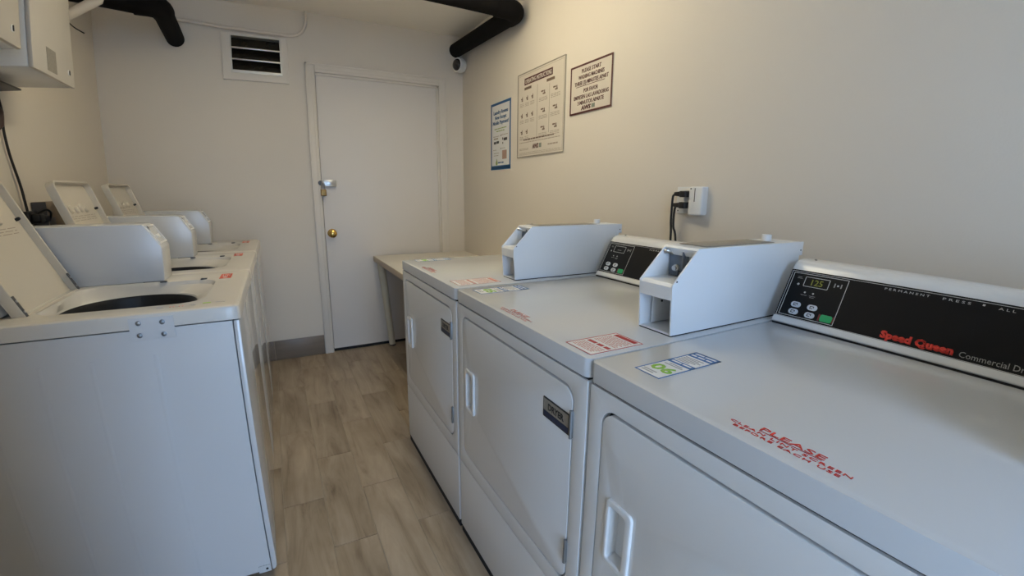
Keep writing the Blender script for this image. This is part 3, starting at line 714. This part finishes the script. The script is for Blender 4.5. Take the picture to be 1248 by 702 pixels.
    fc.rect('control_panel', 'panel', .006, .478, .011, .138, -.004, .0012, .003)
    # coin box on the far end
    y0, y1 = .496, .620
    prof = [(-.263, H + .0005), (-.258, H + .118), (-.262, H + .128), (-.304, H + .198), (-.312, H + .203), (-.70, H + .207), (-.70, H + .0005)]
    bm = B(); prism(bm, prof, y0, y1, xz, .005, 3); cb = finish('coin_box', bm, 'wenamel', t)
    sl = Vector((-.042, 0, .070)).normalized(); fs = Face((-.262, y0, H + .128), (0, 1, 0), sl, cb)
    fs.frame('coin_face_rim', 'plastic', .008, .116, .004, .078, .006, 0, .003, r=.004)
    fs.rect('coin_slide', 'plastic', .045, .080, .026, .040, 0, .004, .003)
    bm = B(); lathe(bm, [(.008, 0), (.008, .003), (.004, .004), (0, .004)], fs.f(.018, .070, 0), fs.n, 12); finish('lock', bm, 'dgrey', cb)
    bm = B(); box(bm, -.33, -.27, y0 - .0006, y1 + .0006, H + .0002, H + .0022); finish('contact_shade', bm, 'dgrey', cb)  # dark grey strip painted as contact shade at the coin box base
    # stickers: red label near the front, faint strip along the near edge
    fc = Face((0, 0, H), (0, 1, 0), (-1, 0, 0), t)
    rs = fc.rect('red_sticker', 'orange', .462, .560, .052, .090, .0002, .0008); rs['label'] = 'small red sticker on the washer top'
    fc.bars('sticker_print', 'paper', [(.475, .495, .065, .078), (.505, .550, .059, .061), (.505, .545, .066, .068), (.505, .550, .073, .075), (.505, .540, .080, .082)], .0007, .0012, parent=rs)
    if first:
        L = []
        for k in range(4):
            x = .03 + .0
        fc.bars('grey_print', 'sgreylite', [(.046, .054, .185, .200), (.046, .054, .150, .156), (.056, .062, .188, .204), (.058, .062, .112, .126), (.046, .056, .108, .118), (.062, .068, .04, .06), (.058, .072, .036, .040)], .0002, .0008)
        fc.bars('faded_print', 'sredlite', [(.046, .058, .138, .141), (.046, .058, .146, .149), (.046, .058, .160, .163), (.046, .058, .168, .171)], .0002, .0008)
        fc.bars('green_print', 'sgreen', [(.058, .068, .072, .092)], .0002, .0008)
        # joining plate bolted on the near side
        fp = Face((0, 0, 0), (1, 0, 0), (0, 0, 1), t)
        jp = fp.rect('side_plate', 'wenamel', -.258, -.156, .843, .903, -.001, .0025, .001, .0006); jp['label'] = 'bolted joining plate on the near side'
        for bx, bz in ((-.236, .890), (-.182, .888), (-.237, .857), (-.182, .855)):
            bm = B(); lathe(bm, [(.0068, 0), (.0068, .0012), (.0045, .0016), (.0045, .0036), (.003, .0045), (0, .0045)], fp.f(bx, bz, .0025), fp.n, 14); finish('bolt', bm, 'boltsteel', jp)
        # stamped ribs of the side sheet
        bm = B()
        for rx in (-.47, -.355, -.21, -.60):
            prism(bm, [(rx - .006, 0), (rx, -.0012), (rx + .006, 0), (rx + .006, .002), (rx - .006, .002)], .06, .80, lambda p, q, r: Vector((p, q + .0012, r)))
        finish('side_rib', bm, 'wenamel', t)
        ft = fp.rect('corner_tab', 'wenamel', -.055, -.018, .020, .045, -.001, .0022, .001); 
        bm = B(); cyl(bm, fp.f(-.030, .032, .002), fp.f(-.030, .032, .003), .004, 10); finish('screw', bm, 'black', t)
    return t
WY = (.767, 1.412, 2.058)
washer(WY[0], 'nearest white washer with a bolted plate on its bluish side and its lid standing open', 25, True)
washer(WY[1], 'middle white washer of the left row, between two others, lid standing open', 19, False)
washer(WY[2], 'farthest white washer of the left row, close to the back wall', 20, False)

# ------------------------------------------------------------------ table behind the dryers
tb = thing('table', (.53, 2.13, 0), 'cream laminate table in the corner behind the farthest dryer', 'table')
tx0, tx1, ty0, ty1 = .146 - .53, .908 - .53, 1.43 - 2.13, 2.862 - 2.13
bm = B(); box(bm, tx0 + .002, tx1, ty0, ty1, .700, .7375, .003); finish('table_top', bm, 'tabletop', tb)
bm = B(); box(bm, tx0 - .001, tx0 + .002, ty0, ty1, .697, .7365, .001); finish('edge_strip', bm, 'tableedge', tb)
finish('apron', box(B(), tx0 + .05, tx1 - .03, ty0 + .05, ty0 + .07, .63, .70), 'tableedge', tb); finish('apron', box(B(), tx0 + .06, tx1 - .03, ty1 - .03, ty1 - .012, .655, .70), 'tableedge', tb)
for (xa, ya, xb, yb) in ((tx0 + .045, ty1 - .045, tx0 + .104, ty1 - .040), (tx0 + .045, ty0 + .045, tx0 + .104, ty0 + .02), (tx1 - .07, ty1 - .045, tx1 - .04, ty1 - .03), (tx1 - .07, ty0 + .045, tx1 - .04, ty0 + .02)):
    bm = B(); cyl(bm, (xa, ya, .70), (xb, yb, .012), 0.029, 18, .024); lg = finish('leg', bm, 'legp', tb)
    bm = B(); cyl(bm, (xb, yb, .013), (xb + .001, yb, 0), .025, 14); finish('foot_cap', bm, 'dgrey', lg)

# ------------------------------------------------------------------ signs on the right wall
def wall_sign(name, ya, yb, za, zb, label):
    """ya = left edge (far), yb = right edge; returns thing and face with origin bottom-left"""
    t = thing(name, (X1, (ya + yb) / 2, zb), label, 'sign')
    return t, Face((-.0005, (ya - yb) / 2, 0), (0, -1, 0), (0, 0, 1), t), ya - yb, za - zb
def words(x0, x1, y, hgt, n):
    L = []; u = x0
    while u < x1:
        q = random.uniform(.012, .035); L.append((u, min(u + q, x1), y, y + hgt)); u += q + .006
    return L
# instruction board
t, f, w, h_ = wall_sign('instruction_sign', 1.946, 1.427, 1.943, 1.445, 'large beige operating instructions sign with rows of small pictures')
f.rect('board', 'signpaper', 0, w, 0, h_, 0, .004, .004); f.frame('rim', 'signgrey', 0, w, 0, h_, .006, .0038, .0055, r=.004)
f.frame('inner_line', 'inkfaint', .014, w - .014, .014, h_ - .014, .0015, .004, .0046)
f.rect('title_band', 'maroon', .085, .395, h_ - .075, h_ - .036, .004, .0048)
f.text('title', 'signpaper', 'OPERATING INSTRUCTIONS', .240, h_ - .068, .034, width=.290, c0=.0046, c1=.0056, align='CENTER', bold=.0006)
f.bars('column_line', 'inkfaint', [(.235, .2365, .11, h_ - .095), (.365, .366, .12, h_ - .115)], .004, .0047)
f.bars('column_heading', 'inkbrown', [(.085, .165, h_ - .103, h_ - .088), (.335, .415, h_ - .103, h_ - .088)], .004, .0047)
L = []; I = []
for r in range(3):
    yy = h_ - .150 - r * .098
    for c in range(3):
        xx = .055 + c * .062
        if (r, c) == (2, 2): continue
        I += [(xx - .010, xx + .006, yy - .004, yy + .004), (xx - .004, xx + .010, yy - .014, yy - .006), (xx + .004, xx + .009, yy - .010, yy + .012)]
        for q in range(3): L += words(xx - .022, xx + .022, yy - .030 - q * .008, .0026, 0)
    for c in range(2):
        xx = .300 + c * .125
        I += [(xx - .022, xx + .004, yy + .002, yy + .010), (xx - .004, xx + .022, yy - .012, yy - .004), (xx + .010, xx + .018, yy - .006, yy + .010)]
        for q in range(3): L += words(xx - .045, xx + .045, yy - .030 - q * .008, .0026, 0)
f.bars('pictures', 'inkbrown', I, .004, .0047); f.bars('small_print', 'inkfaint', L, .004, .0047)
f.bars('bold_line', 'inkbrown', words(.08, .42, .100, .008, 0), .004, .0047)
f.bars('footer_print', 'inkfaint', words(.03, .48, .086, .004, 0) + words(.03, .14, .050, .003, 0) + words(.03, .14, .043, .003, 0) + words(.36, .46, .052, .008, 0) + words(.03, .49, .026, .002, 0) + words(.03, .49, .019, .002, 0), .004, .0047)
f.text('logo', 'maroon', 'AWS', .190, .046, .036, width=.070, c0=.004, c1=.005, bold=.0014, shear=.12)
f.rect('logo_mark', 'logogreen', .266, .290, .046, .071, .004, .0048)
# wait sign
t, f, w, h_ = wall_sign('notice_sign', 1.380, 1.052, 1.858, 1.622, 'bilingual notice sign with a dark red border and capital lettering')
f.rect('board', 'signpaper', 0, w, 0, h_, 0, .004, .003); f.frame('border', 'maroon', 0, w, 0, h_, .009, .0038, .0052, r=.003)
for s, y, sz, wd2 in (('PLEASE START', .198, .026, .150), ('WASHING MACHINES', .170, .026, .200), ('THREE (3) MINUTES APART', .142, .026, .262), ('POR FAVOR', .103, .026, .112), ('EMPIESEN LAS LAVADORAS', .075, .026, .270), ('3 MINUTOS APARTE', .047, .026, .205)):
    f.text('lettering', 'maroon', s, w / 2 + .004, y - .004, sz, width=wd2, c0=.004, c1=.005, align='CENTER', bold=.0004)
f.bars('rule', 'maroon', [(.05, w - .055, .130, .1325)], .004, .005)
f.text('logo', 'maroon', 'AWS', .098, .017, .027, width=.078, c0=.004, c1=.005, bold=.0013, shear=.12)
f.rect('logo_mark', 'logogreen', .180, .205, .017, .036, .004, .0048)
# blue payment poster
t, f, w, h_ = wall_sign('payment_poster', 2.340, 2.037, 1.834, 1.384, 'narrow blue-bordered mobile payment poster nearest the corner')
f.rect('poster_sheet', 'postpaper', 0, w, 0, h_, 0, .002); f.frame('border', 'postblue', .002, w - .002, .002, h_ - .002, .016, .0018, .0028)
f.rect('bottom_bar', 'postblue', .012, w - .012, .012, .030, .0018, .0028)
for s, y, wd2 in (('Laundry Rooms', .372, .215), ('Now Accept', .338, .170), ('Mobile Payment!', .304, .235)):
    f.text('headline', 'posttxt', s, w / 2, y, .034, width=wd2, c0=.002, c1=.003, align='CENTER', bold=.0007)
f.bars('green_print', 'postgreen', words(.06, .24, .272, .006, 0) + words(.09, .21, .256, .006, 0), .002, .0028)
f.bars('step_print', 'inkfaint', words(.04, .13, .224, .004, 0) + words(.165, .26, .228, .004, 0) + words(.05, .12, .206, .010, 0) + words(.04, .09, .134, .004, 0) + words(.17, .22, .140, .004, 0) + words(.05, .13, .112, .004, 0) + words(.05, .12, .096, .004, 0), .002, .0028)
f.bars('badge', 'black', [(.050, .085, .176, .192), (.092, .128, .178, .194), (.180, .192, .196, .212), (.200, .250, .190, .208), (.182, .192, .170, .182), (.155, .160, .222, .232), (.155, .160, .136, .146)], .002, .0028)
f.rect('picture_patch', 'postpink', .180, .245, .070, .128, .002, .0028)
bm = B(); plate(bm, [(.095 + .014 * math.cos(i * PI / 8), .046 + .014 * math.sin(i * PI / 8)) for i in range(16)] , [], .002, .0028, f.f); plate(bm, [(.085, .054), (.105, .054), (.096, .078)], [], .002, .0028, f.f)
finish('drop_logo', bm, 'postgreen', t, smooth=0)
f.bars('logo_print', 'posttxt', words(.118, .200, .044, .009, 0), .002, .0028)

# ------------------------------------------------------------------ outlet and plugs over the middle dryer
ot = thing('outlet_box', (X1, .560, 1.148), 'white double outlet box on the right wall above the middle dryer', 'outlet')
bm = B(); plate(bm, rrect(-.070, .070, .004, .106, .004), [], 0, -.004, yz, .0015); finish('back_plate', bm, 'plastic', ot)
bm = B(); box(bm, -.034, 0, -.072, -.010, 0, .106, .006, 3); finish('housing', bm, 'plastic', ot)
bm = B(); box(bm, -.0355, -.033, -.040, -.0375, .050, .100); finish('seam', bm, 'dgrey', ot)
bm = B(); box(bm, -.014, -.002, -.008, .030, .014, .098, .004, 3); finish('socket_plate', bm, 'plastic', ot)
finish('screw', cyl(B(), (-.0045, .060, .014), (-.003, .060, .014), .003, 8), 'dgrey', ot); finish('screw', cyl(B(), (-.035, -.020, .098), (-.033, -.020, .098), .003, 8), 'dgrey', ot)
for i, (z, ey, lb) in enumerate(((.078, .622, 'upper black plug and cord hanging from the white outlet box'), (.036, .585, 'lower black plug and cord hanging from the white outlet box'))):
    t = thing('power_cord', (X1 - .014, .560 + .010, 1.148 + z), lb, 'cord', 'plugged cords on the right wall')
    bm = B(); box(bm, -.034, -.0005, -.016, .014, -.012, .012, .004, 3); prism(bm, [(.012, -.010), (.042, -.007), (.042, .007), (.012, .010)], -.030, -.012, lambda a, b, c: Vector((c, a, b)), .002); finish('plug', bm, 'black', t)
    zb = 1.0 - (1.148 + z)
    yo = .054 if i == 0 else .040
    P = smooth_path([(-.021, .036, 0), (-.021, yo - .006, -.004), (-.021, yo, -.020), (-.018, yo + .002, zb * .45), (-.012, yo + (.002 if i == 0 else -.010), zb * .8), (-.008, yo + (.004 if i == 0 else -.022), zb - .25)], 8)
    bm = B(); tube(bm, P, .0045, 10); finish('cable', bm, 'cable', t)

# ------------------------------------------------------------------ left wall: cabinets, outlet, cord
def wall_cabinet(y0, y1, z0, label):
    t = thing('wall_cabinet', (X0, (y0 + y1) / 2, z0), label, 'cabinet', 'white wall cabinets on the left wall')
    hw = (y1 - y0) / 2; D = .25; hgt = .62
    bm = B(); box(bm, .001, D - .016, -hw, hw, 0.0, hgt, .003); finish('cabinet_body', bm, 'enamel', t)
    bm = B(); box(bm, D - .0155, D, -hw, hw, -.002, hgt, .003); d = finish('cabinet_door', bm, 'cabdoor', t)
    fc = Face((D, -hw, 0), (0, 1, 0), (0, 0, 1), d)
    fc.rect('label_plate', 'labelgrey', .31 * 2 * hw, .53 * 2 * hw, .014, .092, 0, .001)
    bm = B(); lathe(bm, [(.011, 0), (.011, .002), (.009, .003), (.008, .002), (0, .002)], fc.f(.85 * 2 * hw, .046, 0), fc.n, 18); lk = finish('lock', bm, 'plastic', d)
    fc.rect('keyhole', 'black', .85 * 2 * hw - .003, .85 * 2 * hw + .003, .037, .055, .0015, .0045, .002)
    return t
wall_cabinet(1.316, 1.682, 1.630, 'white metal wall cabinet nearer the black pipe elbow, grey label and lock below')
wall_cabinet(.870, 1.236, 1.664, 'white metal wall cabinet cut off by the upper left picture edge')
t = thing('black_strip', (X0, 1.30, 1.60), 'thin black strip under the wall cabinets on the left wall', 'strip')  # plain black strip below the cabinets
bm = B(); prism(bm, [(.001, 0), (.10, .004), (.10, .010), (.001, .016)], -.30, .30, xz, .001); finish('strip', bm, 'black', t)

ob = thing('junction_box', (X0, 1.90, 1.085), 'brown and grey utility box on the left wall behind the washer lids', 'box')
bm = B(); box(bm, .001, .055, -.10, .10, 0, .112, .004); finish('box_body', bm, 'tanbox', ob)
bm = B(); box(bm, .004, .056, -.1015, -.099, .004, .110); finish('side_cover', bm, 'dgrey', ob)
bm = B(); box(bm, .0545, .058, -.085, -.030, .010, .045, .002); finish('cover', bm, 'dgrey', ob)
pc = thing('power_cord', (X0, 1.735, 1.11), 'black cord hanging down the left wall into a cluster of plugs', 'cord')
bm = B(); box(bm, .002, .030, -.035, .045, .0, .052, .004); box(bm, .028, .062, -.020, .030, .004, .040, .008, 3); finish('plug', bm, 'black', pc)
bm = B(); lathe(bm, [(.010, 0), (.014, .01), (.014, .03), (.008, .035)], (.045, .030, .018), (.4, 1, 0), 14); finish('plug_end', bm, 'dgrey', pc)
P = smooth_path([(.018, -.012, .05), (.016, -.016, .09), (.014, -.030, .16), (.012, -.075, .27), (.012, -.098, .36), (.012, -.093, .42), (.014, -.125, .50), (.016, -.16, .62)], 8)
bm = B(); tube(bm, P, .005, 10); finish('cable', bm, 'cable', pc)
bm = B(); tube(bm, smooth_path([(.045, .0, .04), (.07, .02, .055), (.075, .05, .04), (.06, .07, .01)]), .0045, 8); finish('cable_loop', bm, 'cable', pc)
bm = B(); tube(bm, [(.018, -.150, .355), (.018, -.138, .370), (.018, -.130, .42), (.018, -.140, .44)], [.006, .014, .014, .006], 12); finish('inline_connector', bm, 'brown', pc)
